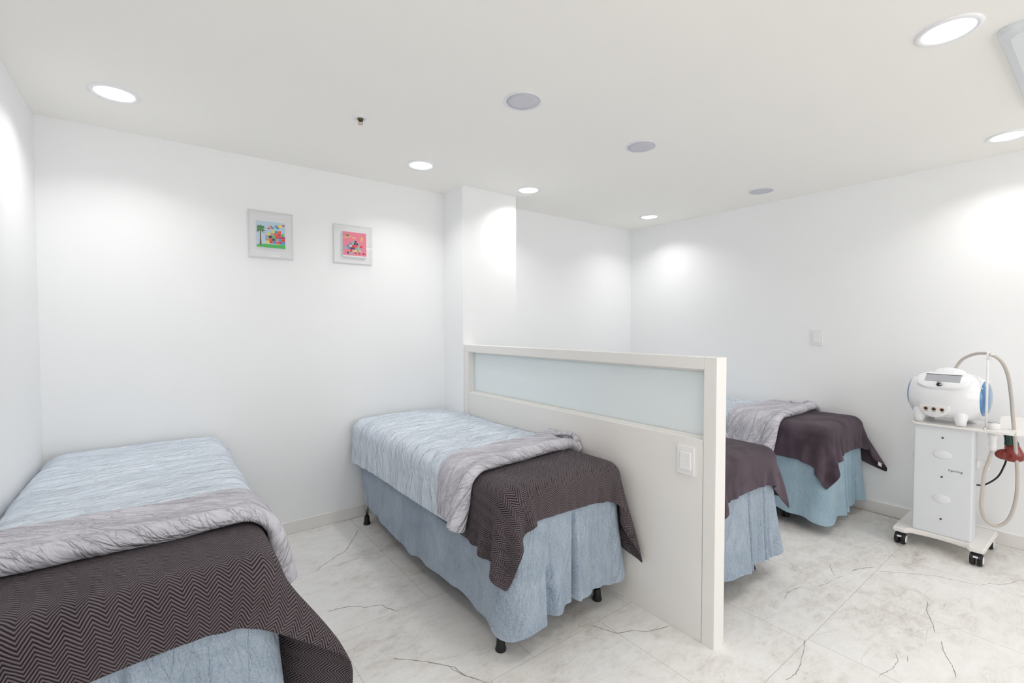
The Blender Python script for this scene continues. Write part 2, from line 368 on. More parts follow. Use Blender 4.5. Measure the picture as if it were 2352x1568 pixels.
# ------------------------------------------------------------------ ceiling fittings
def ring(bm, c, ro, ri, h, seg=64, mi=0):
    z = c[2]
    lathe(bm, [(ro, z-c[2]), (ro, -.0035), (ro-.004, -h*.8), ((ro+ri)/2, -h), (ri+.003, -h*.75), (ri, -.002), (ri, 0)], c, seg=seg, mi=mi); return bm
def downlight(x, y, label):
    e = empty('downlight', (x, y, H), label, 'ceiling light', 'round recessed ceiling downlights')
    finish('trim_ring', ring(B(), (x, y, H), .092, .071, .008), 'gloss', e, True)
    finish('diffuser', lathe(B(), [(.0705, -.0008), (.0705, -.0024), (.045, -.0040), (0, -.0046)], (x, y, H), seg=64), 'lamp', e, True)
    la = bpy.data.lights.new('beam', 'AREA'); la.shape = 'DISK'; la.size = .138; la.energy = LAMP_W; la.spread = math.radians(LAMP_SPREAD); la.color = (1, .985, .965)
    lo = bpy.data.objects.new('beam', la); COL.objects.link(lo); lo.parent = e; lo.location = (0, 0, -.0052)
downlight(.337, -.505, 'lit round downlight near the left wall')
downlight(1.847, -.495, 'lit round downlight above the head of the middle bed, left of the column')
downlight(2.747, -.496, 'lit round downlight just in front of the column')
downlight(4.211, -.525, 'lit round downlight in the far right corner of the ceiling')
downlight(2.731, -2.872, 'large-looking lit round downlight next to the ceiling air conditioner')
downlight(4.225, -2.872, 'lit round downlight at the right edge above the trolley')
downlight(1.847, -2.872, 'added unseen round downlight overhead between the camera and the partition')  # unseen pair continuing the ceiling grid, added for more light
downlight(.337, -2.872, 'added unseen round downlight overhead beside the left wall, close to the camera')
downlight(.337, -4.3, 'added unseen round downlight behind the camera by the left wall')  # unseen rear row, added to brighten the lower walls and beds
downlight(1.847, -4.3, 'added unseen round downlight behind the camera, middle of the room')
downlight(4.225, -4.3, 'added unseen round downlight behind the camera by the right wall')
def speaker(x, y, label):
    e = empty('ceiling_speaker', (x, y, H), label, 'ceiling speaker', 'round ceiling speakers')
    finish('trim_ring', ring(B(), (x, y, H), .091, .076, .006), 'ringgrey', e, True)
    bm = lathe(B(), [(.0765, -.001), (.0745, -.0035), (.0745, -.005), (.05, -.0058), (0, -.006)], (x, y, H), seg=64)
    finish('grille', bm, 'grille', e, True)
speaker(1.845, -1.556, 'round grey ceiling speaker nearest the camera')
speaker(2.731, -1.550, 'round grey ceiling speaker, middle one of the three')
speaker(4.205, -1.560, 'round grey ceiling speaker close to the right wall')
e = empty('fire_sprinkler', (1.3, -.931, H), 'small brass fire sprinkler with white escutcheon in the ceiling', 'sprinkler')
finish('escutcheon', lathe(B(), [(.040, 0), (.040, -.002), (.034, -.006), (.019, -.009), (.017, -.006), (0, -.006)], (1.3, -.931, H), seg=48), 'white', e, True)
finish('body', lathe(B(), [(.013, -.004), (.013, -.014), (.010, -.016), (.008, -.020), (0, -.020)], (1.3, -.931, H), seg=24), 'bronze', e, True)
bm = B()
for s in (-1, 1): tube(bm, [(1.3+s*.010, -.931, H-.012), (1.3+s*.011, -.931, H-.024), (1.3+s*.004, -.931, H-.032)], .0022, 8)
finish('frame_arm', bm, 'copper', e, True)
finish('deflector', lathe(B(), [(0, -.031), (.012, -.031), (.013, -.033), (0, -.034)], (1.3, -.931, H), seg=24), 'copper', e, True)

# ceiling cassette air conditioner, mostly outside the frame
def rrect(cx, cy_, hx, hy, rc, n=10):
    P = []
    for qx, qy, a0 in ((1, 1, 0), (-1, 1, PI/2), (-1, -1, PI), (1, -1, 3*PI/2)):
        for k in range(n+1):
            a = a0+PI/2*k/n; P.append((cx+qx*(hx-rc)+rc*math.cos(a), cy_+qy*(hy-rc)+rc*math.sin(a)))
    return P
def loft(bm, rings, cap0=True, cap1=True, mi=0):
    vv = [[bm.verts.new(p) for p in R_] for R_ in rings]
    for A, Bq in zip(vv[:-1], vv[1:]):
        n = len(A)
        for k in range(n): bm.faces.new((A[k], A[(k+1) % n], Bq[(k+1) % n], Bq[k])).material_index = mi
    if cap0: bm.faces.new(vv[0][::-1]).material_index = mi
    if cap1: bm.faces.new(vv[-1]).material_index = mi
    return bm
ax0, ay0, aw = 2.855, -2.975, .95
acx, acy = ax0+aw/2, ay0-aw/2
e = empty('ceiling_air_conditioner', (acx, acy, H), 'white square ceiling cassette air conditioner in the top right corner', 'air conditioner')
pr = [(aw/2, 0.0), (aw/2, -.008), (aw/2-.006, -.020), (aw/2-.03, -.030), (aw/2-.165, -.034), (aw/2-.17, -.030)]
bm = loft(B(), [[(x, y, H+z) for x, y in rrect(acx, acy, h_, h_, .045 if h_ > .4 else .03)] for h_, z in pr])
bmesh.ops.recalc_face_normals(bm, faces=bm.faces); finish('panel', bm, 'silver', e)
bm = B()
for k in range(4):
    s = len(bm.verts); box(bm, (acx-.26, acy+.318, H-.040), (acx+.26, acy+.362, H-.0335), .004, 2)
    bm.verts.ensure_lookup_table(); bmesh.ops.transform(bm, matrix=Matrix.Translation((acx, acy, 0)) @ Matrix.Rotation(k*PI/2, 4, 'Z') @ Matrix.Translation((-acx, -acy, 0)), verts=bm.verts[s:])
finish('air_flap', bm, 'white', e)
bm = B(); hg = aw/2-.175; loft(bm, [[(x, y, H+z) for x, y in rrect(acx, acy, h_, h_, .03)] for h_, z in ((hg, -.030), (hg, -.042), (hg-.006, -.045))])
for k in range(15): box(bm, (acx-hg+.04, acy-hg+.03+k*.037, H-.047), (acx+hg-.04, acy-hg+.036+k*.037, H-.0448), mi=1)
bmesh.ops.recalc_face_normals(bm, faces=bm.faces); finish('intake_grille', bm, ['silver', 'slot'], e)

# ------------------------------------------------------------------ framed prints in clear acrylic boxes
def poly(bm, pts, mi, y, f2w):
    bm.faces.new([bm.verts.new(f2w(px, pz, y)) for px, pz in pts]).material_index = mi
def picture(x0, x1, z0, z1, art, label, name='framed_print'):
    """x0..x1, z0..z1: outer box; art: (x0, x1, z0, z1, drawing)"""
    e = empty(name, ((x0+x1)/2, 0, (z0+z1)/2), label, 'picture', 'small prints in clear acrylic boxes')
    bm = B(); box(bm, (x0+.012, -.008, z0+.012), (x1-.012, -.0005, z1-.012)); finish('backing_card', bm, 'mat', e)
    bm = B()
    for a, b in (((x0, -.036, z0), (x1, -.0005, z0+.004)), ((x0, -.036, z1-.004), (x1, -.0005, z1)), ((x0, -.036, z0+.004), (x0+.004, -.0005, z1-.004)), ((x1-.004, -.036, z0+.004), (x1, -.0005, z1-.004)), ((x0, -.040, z0), (x1, -.0362, z1))):
        box(bm, a, b)
    finish('acrylic_box', bm, 'acrylic', e)
    ax, bx, az, bz, draw = art
    bm = B(); box(bm, (ax, -.024, az), (bx, -.008, bz), mi=0)
    W, Hh = bx-ax, bz-az
    f2w = lambda px, pz, lay: (ax+px*W, -.0242-.00015*lay, az+pz*Hh)
    mats = draw(bm, f2w)
    finish('print_block', bm, mats, e)
def disc(bm, cx, cz, r_, mi, lay, f2w, n=14, sx=1, asp=1): poly(bm, [(cx+r_*sx*math.cos(-2*PI*k/n), cz+r_*asp*math.sin(-2*PI*k/n)) for k in range(n)][::-1], mi, lay, f2w)
def rect(bm, x0, x1, z0, z1, mi, lay, f2w): poly(bm, [(x0, z0), (x1, z0), (x1, z1), (x0, z1)], mi, lay, f2w)
def heart(bm, cx, cz, s, mi, lay, f2w):
    P = []
    for k in range(24):
        t = 2*PI*k/24; P.append((cx+s*16*math.sin(t)**3/16, cz+s*(13*math.cos(t)-5*math.cos(2*t)-2*math.cos(3*t)-math.cos(4*t))/16))
    poly(bm, P[::-1], mi, lay, f2w)
def draw_palm(bm, f2w):
    ms = ['mat', 'sky', 'grass', 'palm', 'palm2', 'trunk', 'a_red', 'a_or', 'a_ye', 'a_bl', 'a_gn', 'a_bk', 'a_gr', 'a_ma', 'a_st', 'a_pu']
    ix = {k: i for i, k in enumerate(ms)}
    rect(bm, 0, 1, 0, 1, ix['sky'], 0, f2w); poly(bm, [(0, 0), (1, 0), (1, .16), (.6, .13), (.3, .14), (0, .09)], ix['grass'], 1, f2w)
    poly(bm, [(.10, .08), (.17, .08), (.155, .4), (.15, .68), (.11, .68), (.12, .4)], ix['trunk'], 2, f2w)
    for k, a in enumerate((200, 165, 140, 115, 90, 65, 40, 15, -25, -50, -130, -155)):
        a = math.radians(a); dx, dz = math.cos(a), math.sin(a); L = .2 if abs(dx) > .5 else .17
        px, pz = .13+dx*L, .70+dz*L*1.0; nx, nz = -dz*.03, dx*.03
        poly(bm, [(.13, .70), (max(.005, .13+dx*L*.5-nx), .70+dz*L*.5-nz), (max(.005, px), min(.99, pz)), (max(.005, .13+dx*L*.5+nx), .70+dz*L*.5+nz)][::1], ix['palm' if k % 2 else 'palm2'], 3+k % 2, f2w)
    cols = ['a_ye', 'a_red', 'a_bl', 'a_or', 'a_ma', 'a_bl', 'a_gr', 'a_or', 'a_bk', 'a_gr', 'a_st', 'a_red', 'a_gr', 'a_bk', 'a_gn', 'a_red', 'a_ma', 'a_ma', 'a_ye', 'a_gr', 'a_or', 'a_red', 'a_gn', 'a_ye', 'a_bl', 'a_or', 'a_pu']
    k = 0
    for r_ in range(5):
        z = .17+r_*.102; x_l = (.34, .30, .30, .36, .52)[r_]; x_r = (1.0, 1.0, 1.0, .97, .86)[r_]; n = (6, 6, 6, 5, 3)[r_]
        for c in range(n):
            a, b = x_l+(x_r-x_l)*c/n, x_l+(x_r-x_l)*(c+1)/n
            rect(bm, a, b-.008, z, z+.096, ix[cols[k % len(cols)]], 5, f2w); k += 1
    heart(bm, .42, .74, .045, ix['a_red'], 5, f2w); heart(bm, .55, .77, .065, ix['a_st'], 5, f2w); disc(bm, .50, .82, .035, ix['a_or'], 6, f2w)
    heart(bm, .73, .82, .10, ix['a_st'], 5, f2w); disc(bm, .80, .86, .055, ix['a_ye'], 6, f2w); heart(bm, .94, .90, .05, ix['a_red'], 5, f2w); heart(bm, .33, .66, .02, ix['a_st'], 5, f2w); heart(bm, .29, .58, .018, ix['a_red'], 5, f2w)
    return ms
def draw_pink(bm, f2w):
    ms = ['mat', 'pink', 'pyel', 'palm', 'trunk', 'a_red', 'a_or', 'a_st', 'a_bk', 'a_gr', 'a_pu', 'a_pa', 'a_mi', 'a_bl', 'a_ye']
    ix = {k: i for i, k in enumerate(ms)}
    rect(bm, 0, 1, .06, 1, ix['pink'], 0, f2w)
    poly(bm, [(.0, .74), (.2, .76), (.36, .80), (.52, .74), (.36, .83), (.2, .79), (0, .77)][::1], ix['pyel'], 1, f2w)
    disc(bm, .20, .86, .055, ix['palm'], 2, f2w, sx=1.3, asp=.7); disc(bm, .48, .77, .05, ix['pyel'], 2, f2w, sx=1.5, asp=.6); disc(bm, .80, .78, .055, ix['pyel'], 2, f2w); disc(bm, .80, .69, .05, ix['pyel'], 3, f2w, asp=.7)
    cols = ['a_pu', 'a_gr', 'a_mi', 'a_bk', 'a_red', 'a_gr', 'a_red', 'a_red', 'a_pa', 'a_ye', 'a_gr', 'a_pa', 'a_bl', 'a_bk', 'a_pu', 'a_gr', 'a_mi', 'a_gr', 'a_st', 'a_pa', 'a_red', 'a_or', 'a_gr', 'a_red', 'a_st', 'a_mi', 'a_pu']
    k = 0
    for r_, (xl, xr, n) in enumerate(((.17, .74, 7), (.30, .78, 5), (.22, .82, 6), (.16, .84, 6), (.28, .74, 5), (.42, .58, 2))):
        for c in range(n):
            a, b = xl+(xr-xl)*c/n, xl+(xr-xl)*(c+1)/n
            if r_ == 0 and c in (3,): k += 1; continue
            rect(bm, a, b-.008, .12+r_*.092, .205+r_*.092, ix[cols[k % len(cols)]], 4, f2w); k += 1
    rect(bm, 0, .16, .30, .42, ix['a_gr'], 3, f2w); disc(bm, .86, .16, .035, ix['a_pu'], 4, f2w); disc(bm, .93, .16, .03, ix['a_red'], 4, f2w)
    return ms
picture(.921, 1.172, 1.780, 2.072, (.965, 1.127, 1.849, 2.010, draw_palm), 'small framed print with a green palm tree, hearts and bright patchwork on the back wall')
picture(1.424, 1.693, 1.785, 2.053, (1.489, 1.652, 1.838, 2.009, draw_pink), 'small framed pink print with patchwork blocks on the back wall')

# ------------------------------------------------------------------ cloth: position-based draping over a rounded box
def vnoise(shape, cell, seed):
    """smooth value noise on a grid, amplitude about +-1"""
    g = np.random.default_rng(seed); n, mm = shape; gx, gy = int(n/cell)+3, int(mm/cell)+3
    G = g.uniform(-1, 1, (gx, gy)); X = np.arange(n)/cell; Y = np.arange(mm)/cell
    xi, yi = X.astype(int), Y.astype(int); fx, fy = X-xi, Y-yi; fx = fx*fx*(3-2*fx); fy = fy*fy*(3-2*fy)
    fx = fx[:, None]; fy = fy[None, :]
    a = G[np.ix_(xi, yi)]; b = G[np.ix_(xi+1, yi)]; c = G[np.ix_(xi, yi+1)]; d = G[np.ix_(xi+1, yi+1)]
    return (a*(1-fx)+b*fx)*(1-fy)+(c*(1-fx)+d*fx)*fy
def drape(P, dx, dy, off, bed, walls, steps=170, iters=14, kshear=.35, kbend=.12, mu=1.0, push=None):
    """P (n,m,3) start positions; dx, dy rest spacings; off: distance kept from the bed surface (n,m)"""
    P = P.copy(); V = np.zeros_like(P); dt = 1/60.; g = np.array([0, 0, -9.8]); ddx = math.hypot(dx, dy)
    c, h, rr = bed; c = np.array(c); h = np.array(h)
    def sets(a, b, L, k): return (a, b, L, k)
    s = slice; A = []
    A += [((s(0, -1, 2), s(None)), (s(1, None, 2), s(None)), dx, 1.0, 'i'), ((s(1, -1, 2), s(None)), (s(2, None, 2), s(None)), dx, 1.0, 'i')]
    n, m_ = P.shape[:2]
    def pairs(di, dj, L, k, par):
        out = []
        I, J = np.meshgrid(np.arange(n), np.arange(m_), indexing='ij'); ok = (I+di < n) & (J+dj < m_) & (J+dj >= 0)
        col = ((I//di) % 2 if di else (J//dj) % 2)
        for cc in (0, 1):
            q = ok & (col == cc); a = (I[q]*m_+J[q]); b = (I[q]+di)*m_+J[q]+dj; out.append((a, b, L, k))
        return out
    C = pairs(1, 0, dx, 1, 0)+pairs(0, 1, dy, 1, 0)+pairs(1, 1, ddx, kshear, 0)+pairs(1, -1, ddx, kshear, 0)+pairs(2, 0, 2*dx, kbend, 0)+pairs(0, 2, 2*dy, kbend, 0)
    Q = P.reshape(-1, 3); off = np.broadcast_to(off, (n, m_)).reshape(-1)
    old = Q.copy()
    V = np.zeros_like(Q)
    def sdf(X):
        q = np.abs(X-c)-(h-rr); qp = np.maximum(q, 0); L = np.linalg.norm(qp, axis=1); inn = np.minimum(q.max(1), 0)
        d = L+inn-rr; N = np.zeros_like(X); out = L > 1e-9
        N[out] = qp[out]/L[out][:, None]
        ii = ~out; am = q.argmax(1); N[ii, am[ii]] = 1
        return d, N*np.sign(X-c+1e-12)
    for st in range(steps):
        V += g*dt
        if push is not None: V += push*dt
        V *= 1.0; V *= .975; old[:] = Q; Q = Q+V*dt
        for it in range(iters):
            for a, b, L, k in C:
                D = Q[b]-Q[a]; ln = np.linalg.norm(D, axis=1)+1e-9; cr = (.5*k*(1-L/ln))[:, None]*D
                Q[a] += cr; Q[b] -= cr
            if it % 3 == 2 or it == iters-1:
                d, N = sdf(Q); pen = off-d; hit = pen > 0
                Q[hit] += N[hit]*pen[hit][:, None]
                mv = Q[hit]-old[hit]; tn = mv-(mv*N[hit]).sum(1)[:, None]*N[hit]; fr = np.where(N[hit][:, 2] > .6, .95, .25)[:, None]; Q[hit] -= tn*fr*mu
                Q[:, 2] = np.maximum(Q[:, 2], .004)
                for ax, val, sg in walls:
                    if sg > 0: Q[:, ax] = np.maximum(Q[:, ax], val)
                    else: Q[:, ax] = np.minimum(Q[:, ax], val)
        V = (Q-old)/dt
        sp_ = np.linalg.norm(V, axis=1); lim = sp_ > 2.5; V[lim] *= (2.5/sp_[lim])[:, None]
    return Q.reshape(n, m_, 3)
def upsample(A, f):
    def ax0(Z):
        n = Z.shape[0]; t = np.linspace(0, n-1, (n-1)*f+1); i = np.minimum(t.astype(int), n-2); u_ = (t-i).reshape([-1]+[1]*(Z.ndim-1))
        p0, p1, p2, p3 = Z[np.maximum(i-1, 0)], Z[i], Z[i+1], Z[np.minimum(i+2, n-1)]
        return .5*(2*p1+(p2-p0)*u_+(2*p0-5*p1+4*p2-p3)*u_**2+(3*p1-p0-3*p2+p3)*u_**3)
    return ax0(ax0(A).swapaxes(0, 1)).swapaxes(0, 1)
def crease(Q, uv, seed, count, amp, quiet, zones=((0, 1e9, 0.0, .35),)):
    """press many thin, slightly bent creases into the cloth; zones: (v0, v1, main angle, spread)"""
    g = np.random.default_rng(seed); U, W_ = uv[..., 0], uv[..., 1]; h = np.zeros(U.shape)
    um, vm = U.max(), W_.max()
    for _ in range(count):
        u0, v0 = g.uniform(0, um), g.uniform(0, vm); th = 0
        for a, b, t0, sp_ in zones:
            if a <= v0 <= b: th = t0+g.normal(0, sp_)
        L, wd, am, cv = g.uniform(.05, .30), g.uniform(.0045, .011), g.choice([1, 1, -1])*g.uniform(.3, 1)*amp, g.normal(0, .9)
        du, dv_ = U-u0, W_-v0; s_ = du*math.cos(th)+dv_*math.sin(th); t_ = -du*math.sin(th)+dv_*math.cos(th)-cv*s_*s_
        h += am*(wd/.008)*np.exp(-(t_/wd)**2)*np.exp(-(s_/L)**4)
    Tu, Tv = np.gradient(Q, axis=0), np.gradient(Q, axis=1); N = np.cross(Tu, Tv); N /= np.linalg.norm(N, axis=2, keepdims=True)+1e-12
    h *= np.where(W_ > quiet, .55, 1.0)
    return Q+N*h[..., None]
def cloth_obj(name, Q, uv, mats, thick, mi=None, sub=1, loc=(0, 0, 0), parent=None):
    n, m_ = Q.shape[:2]; bm = B(); V = [[bm.verts.new(Q[i, j]) for j in range(m_)] for i in range(n)]
    L = bm.loops.layers.uv.new('UVMap')
    for i in range(n-1):
        for j in range(m_-1):
            q = bm.faces.new((V[i][j], V[i+1][j], V[i+1][j+1], V[i][j+1]))
            for lp, (a, b) in zip(q.loops, ((i, j), (i+1, j), (i+1, j+1), (i, j+1))): lp[L].uv = uv[a, b]
            if mi is not None: q.material_index = int(mi[i, j])
    o = finish(name, bm, mats, parent, True, loc)
    s = o.modifiers.new('solid', 'SOLIDIFY'); s.thickness = thick; s.offset = 0
    if sub: t = o.modifiers.new('sub', 'SUBSURF'); t.levels = sub; t.render_levels = sub
    return o

# ------------------------------------------------------------------ beds
def skirt_mesh(x0, x1, yh, yf, hem, style, flare=.03):
    """fitted sheet: rounded top, hanging skirt with folds and a box pleat in the foot end"""
    cx, cy_ = (x0+x1)/2, (yh+yf)/2; hx, hy = (x1-x0)/2, (yh-yf)/2; rc = .075
    N = 560; P = []; per = []
    segs = [((hx-rc, -hy), (-(hx-rc), -hy)), ((-hx, -(hy-rc)), (-hx, hy-rc)), ((-(hx-rc), hy), (hx-rc, hy)), ((hx, hy-rc), (hx, -(hy-rc)))]
    path = []   # start at foot right, run to foot left, head, right side
    cents = [(-(hx-rc), -(hy-rc), -PI/2, -PI), (-(hx-rc), hy-rc, PI, PI/2), (hx-rc, hy-rc, PI/2, 0), (hx-rc, -(hy-rc), 0, -PI/2)]
    for sgm, ce in zip(segs, cents):
        a, b = sgm; L = math.hypot(b[0]-a[0], b[1]-a[1]); k = max(2, int(L/(.0042 if sgm is segs[0] else .010)))
        nx, ny = {0: (0, -1), 1: (-1, 0), 2: (0, 1), 3: (1, 0)}[segs.index(sgm)]
        for i in range(k): path.append((a[0]+(b[0]-a[0])*i/k, a[1]+(b[1]-a[1])*i/k, nx, ny))
        for i in range(9):
            t = ce[2]+(ce[3]-ce[2])*i/9; path.append((ce[0]+rc*math.cos(t), ce[1]+rc*math.sin(t), math.cos(t), math.sin(t)))
    s = 0; S_ = []
    for i, p in enumerate(path):
        if i: s += math.hypot(p[0]-path[i-1][0], p[1]-path[i-1][1])
        S_.append(s)
    total = s+.011; foot = 2*(hx-rc)
    g = lambda s_, c, w_: math.exp(-((s_-c)/w_)**2)
    ztop = .655; rows = []
    prof = [(-.06, .692), (-.042, .689), (-.022, .680), (-.008, .668), (0, .652), (.001, .625)]
    K = 26
    rg = random.Random(style)
    ph = [rg.uniform(0, 6.28) for _ in range(6)]
    cL, cR = foot+rc*.78, total-rc*.78
    def off(s_, t):
        wv = 1 if s_ < foot+.12 or style > 2 else .35
        o = t*(flare*.45+wv*(.010*math.sin(2*PI*s_/.34+ph[0])+.006*math.sin(2*PI*s_/.155+ph[1])))
        o += t*flare*1.2*(g(s_, cL, .075)+g(s_, cR, .06)) - t*TUCK[style]*g(s_, foot+2*hy-.02, .26)
        tt = min(1, t*2.2)
        for c, depth in KICK[style]:
            d_ = s_-c*foot; t1 = min(1, t*9)*(.45+.55*t)
            o += t1*(-1.5*depth*math.exp(-(d_/.0075)**2) + (.55*depth*math.exp(-((d_+.022)/.014)**2)) + .35*depth*math.exp(-((d_-.028)/.018)**2))
        for c, w_, am in PLEATS[style]:
            o += am*tt*(.4+.6*t)*g(s_, c*foot if c <= 1 else cL+(c-1), w_)
        if style != 4 or s_ < foot+.2: pass
        if foot+.1 < s_ < foot+1.75: o += .010*t*math.sin(2*PI*(s_-foot)/.5+ph[2])*math.sin(PI*t)
        return o
    zh = lambda s_: hem+.012*math.sin(2*PI*s_/.9+ph[3])+.006*math.sin(2*PI*s_/.21+ph[4])-.014*g(s_, cL, .08)
    bm = B(); L = bm.loops.layers.uv.new('UVMap'); vv = []
    for o_, z in prof: vv.append(([bm.verts.new((cx+p[0]+p[2]*o_, cy_+p[1]+p[3]*o_, z)) for p in path], z))
    for k in range(1, K+1):
        t = k/K; R_ = []
        for p, s_ in zip(path, S_):
            z = .625+(zh(s_)-.625)*t; o_ = .001+off(s_, t*t*(1.6-.6*t)); R_.append(bm.verts.new((cx+p[0]+p[2]*o_, cy_+p[1]+p[3]*o_, z)))
        vv.append((R_, .625+(hem-.625)*t))
    n = len(path)
    for (A, za), (Bv, zb) in zip(vv[:-1], vv[1:]):
        for k in range(n):
            k2 = (k+1) % n; q = bm.faces.new((A[k], A[k2], Bv[k2], Bv[k])); sa, sb = S_[k], S_[k+1] if k+1 < n else total
            for lp, uvv in zip(q.loops, ((sa, za), (sb, za), (sb, zb), (sa, zb))): lp[L].uv = uvv
    q = bm.faces.new(vv[0][0]); 
    for lp in q.loops: lp[L].uv = (lp.vert.co.x, lp.vert.co.y)
    bmesh.ops.recalc_face_normals(bm, faces=bm.faces)
    return bm
# (centre along the foot 0..1, measured from the right corner; >1 = distance past the left corner), width, depth
# inverted pleats: the cloth on one side laps over the other (position along the foot, depth)
KICK = {1: [(.5, .03)], 2: [(.48, .034)], 3: [(.47, .030), (.16, .02)], 4: [(.62, .03), (.30, .022)]}
TUCK = {1: .0, 2: .045, 3: .02, 4: .02}
PLEATS = {1: [(.45, .012, -.03)],
          2: [(.76, .020, -.042), (.84, .03, .014), (.92, .05, .018), (.66, .03, .014), (.24, .02, -.016), (.12, .03, -.018), (1.25, .05, -.012), (1.6, .09, .01)],
          3: [(.28, .018, -.015), (.08, .015, -.025), (.62, .05, .02), (.30, .03, .012)],
          4: [(.45, .014, -.02), (.15, .012, -.025), (1.3, .12, .02)]}
def leg_parts(e, x, y, x0):
    l = finish('leg', tube(B(), [(x, y, .035), (x, y, .50)], .0125, 20), 'chrome', e, True, (x, y, 0))
    finish('rubber_foot', lathe(B(), [(0, 0), (.022, 0), (.0235, .006), (.0185, .022), (.0165, .055), (.014, .058), (.0, .058)], (x, y, 0), seg=28), 'black', l, True)
def bed(n_, x0, x1, yh, yf, hem, label, legs, sk='skirt'):
    cx, cy_ = (x0+x1)/2, (yh+yf)/2
    e = empty('treatment_bed', (cx, cy_, 0), label, 'bed', 'treatment beds with blue skirts')
    bm = B(); box(bm, (x0+.012, yf+.012, .53), (x1-.012, yh-.012, .685), .05, 5); finish('mattress', bm, 'dark', e, True)
    bm = B()
    for a, b in (((x0+.02, yf+.04, .485), (x0+.045, yh-.04, .528)), ((x1-.045, yf+.04, .485), (x1-.02, yh-.04, .528)), ((x0+.046, yf+.04, .485), (x1-.046, yf+.065, .528)), ((x0+.046, yh-.065, .485), (x1-.046, yh-.04, .528)), ((x0+.046, cy_-.012, .485), (x1-.046, cy_+.012, .528))): box(bm, a, b, .003, 1)
    finish('bed_frame', bm, 'dark', e)
    for lx, ly in legs: leg_parts(e, lx, ly, x0)
    o = finish('bed_skirt', skirt_mesh(x0, x1, yh, yf, hem, n_), sk, e, True)
    return e
BEDS = {1: (.045, .735, -.06, -1.83), 2: (1.555, 2.235, -.055, -1.83), 3: (2.46, 3.14, -.36, -2.15), 4: (3.86, 4.53, -.36, -2.15)}
HEM = {1: .10, 2: .135, 3: .135, 4: .10}
LBL = {1: 'treatment bed along the left wall, cut off by the left edge of the picture',
       2: 'treatment bed in the middle, between the back wall and the partition, two metal legs showing',
       3: 'treatment bed just behind the partition, only its foot end in view',
       4: 'treatment bed by the right wall, next to the white trolley'}
for k, (x0, x1, yh, yf) in BEDS.items():
    lx0, lx1, ly0, ly1 = x0+(.031 if k < 4 else .15), x1-.06, yf+(.103 if k < 4 else .30), yh-.106
    bed(k, x0, x1, yh, yf, HEM[k], LBL[k], [(lx0, ly0), (lx1, ly0), (lx0, ly1), (lx1, ly1)], 'skirt_teal' if k == 4 else 'skirt')
def collider(k, grow=.006):
    x0, x1, yh, yf = BEDS[k]; hz = (.694+.5)/2
    return ((x0+x1)/2, (yh+yf)/2, .694-hz), ((x1-x0)/2+grow, (yh-yf)/2+grow, hz), .06
WALLS = {1: [(0, .015, 1), (1, -.015, -1)], 2: [(0, PX0-.014, -1), (1, -.015, -1)], 3: [(0, PX1+.016, 1)], 4: [(0, XR-.02, -1), (1, -.012, -1)]}
TOW = {}
def towel(k, xa, xb, ya, yb, rot, label, mt, seed, skew=0.0, fins=()):
    """xa..xb, ya (under the duvet)..yb: flat extent before it falls"""
    sp_ = .02; n, m_ = int((xb-xa)/sp_)+1, int((ya-yb)/sp_)+1
    X = np.linspace(xa, xb, n)[:, None]*np.ones((1, m_)); Y = np.linspace(ya, yb, m_)[None, :]*np.ones((n, 1))
    uv = np.stack([X-xa, Y-yb], 2); cx, cy_ = X.mean(), Y.mean(); c_, s_ = math.cos(rot), math.sin(rot)
    P = np.stack([cx+(X-cx)*c_-(Y-cy_)*s_+skew*(Y-cy_), cy_+(X-cx)*s_+(Y-cy_)*c_, np.full_like(X, .706)], 2)
    P[:, :, 2] += .002*vnoise((n, m_), 4, seed); P[:, :, :2] += .0015*np.stack([vnoise((n, m_), 3, seed+1), vnoise((n, m_), 3, seed+2)], 2)
    # the thick terry stands away from the bed at its corners
    push = np.zeros((n, m_, 3)); U, W_ = np.linspace(0, xb-xa, n)[:, None], np.linspace(ya-yb, 0, m_)[None, :]
    for cu, cw, r_, dx_, dy_ in fins:
        g_ = np.clip(1-np.hypot(U-(cu if cu >= 0 else xb-xa), W_-cw)/r_, 0, 1); push[..., 0] += g_*dx_; push[..., 1] += g_*dy_
    Q = drape(P, (xb-xa)/(n-1), (ya-yb)/(m_-1), .007, collider(k), WALLS[k], steps=170, iters=12, kshear=.25, kbend=.10, push=push.reshape(-1, 3))
    TOW[k] = Q
    return tag(cloth_obj('towel', Q, uv, mt, .006, loc=(cx, cy_, .70), sub=2), label, 'towel', 'dark grey-brown towels on the bed foot ends')
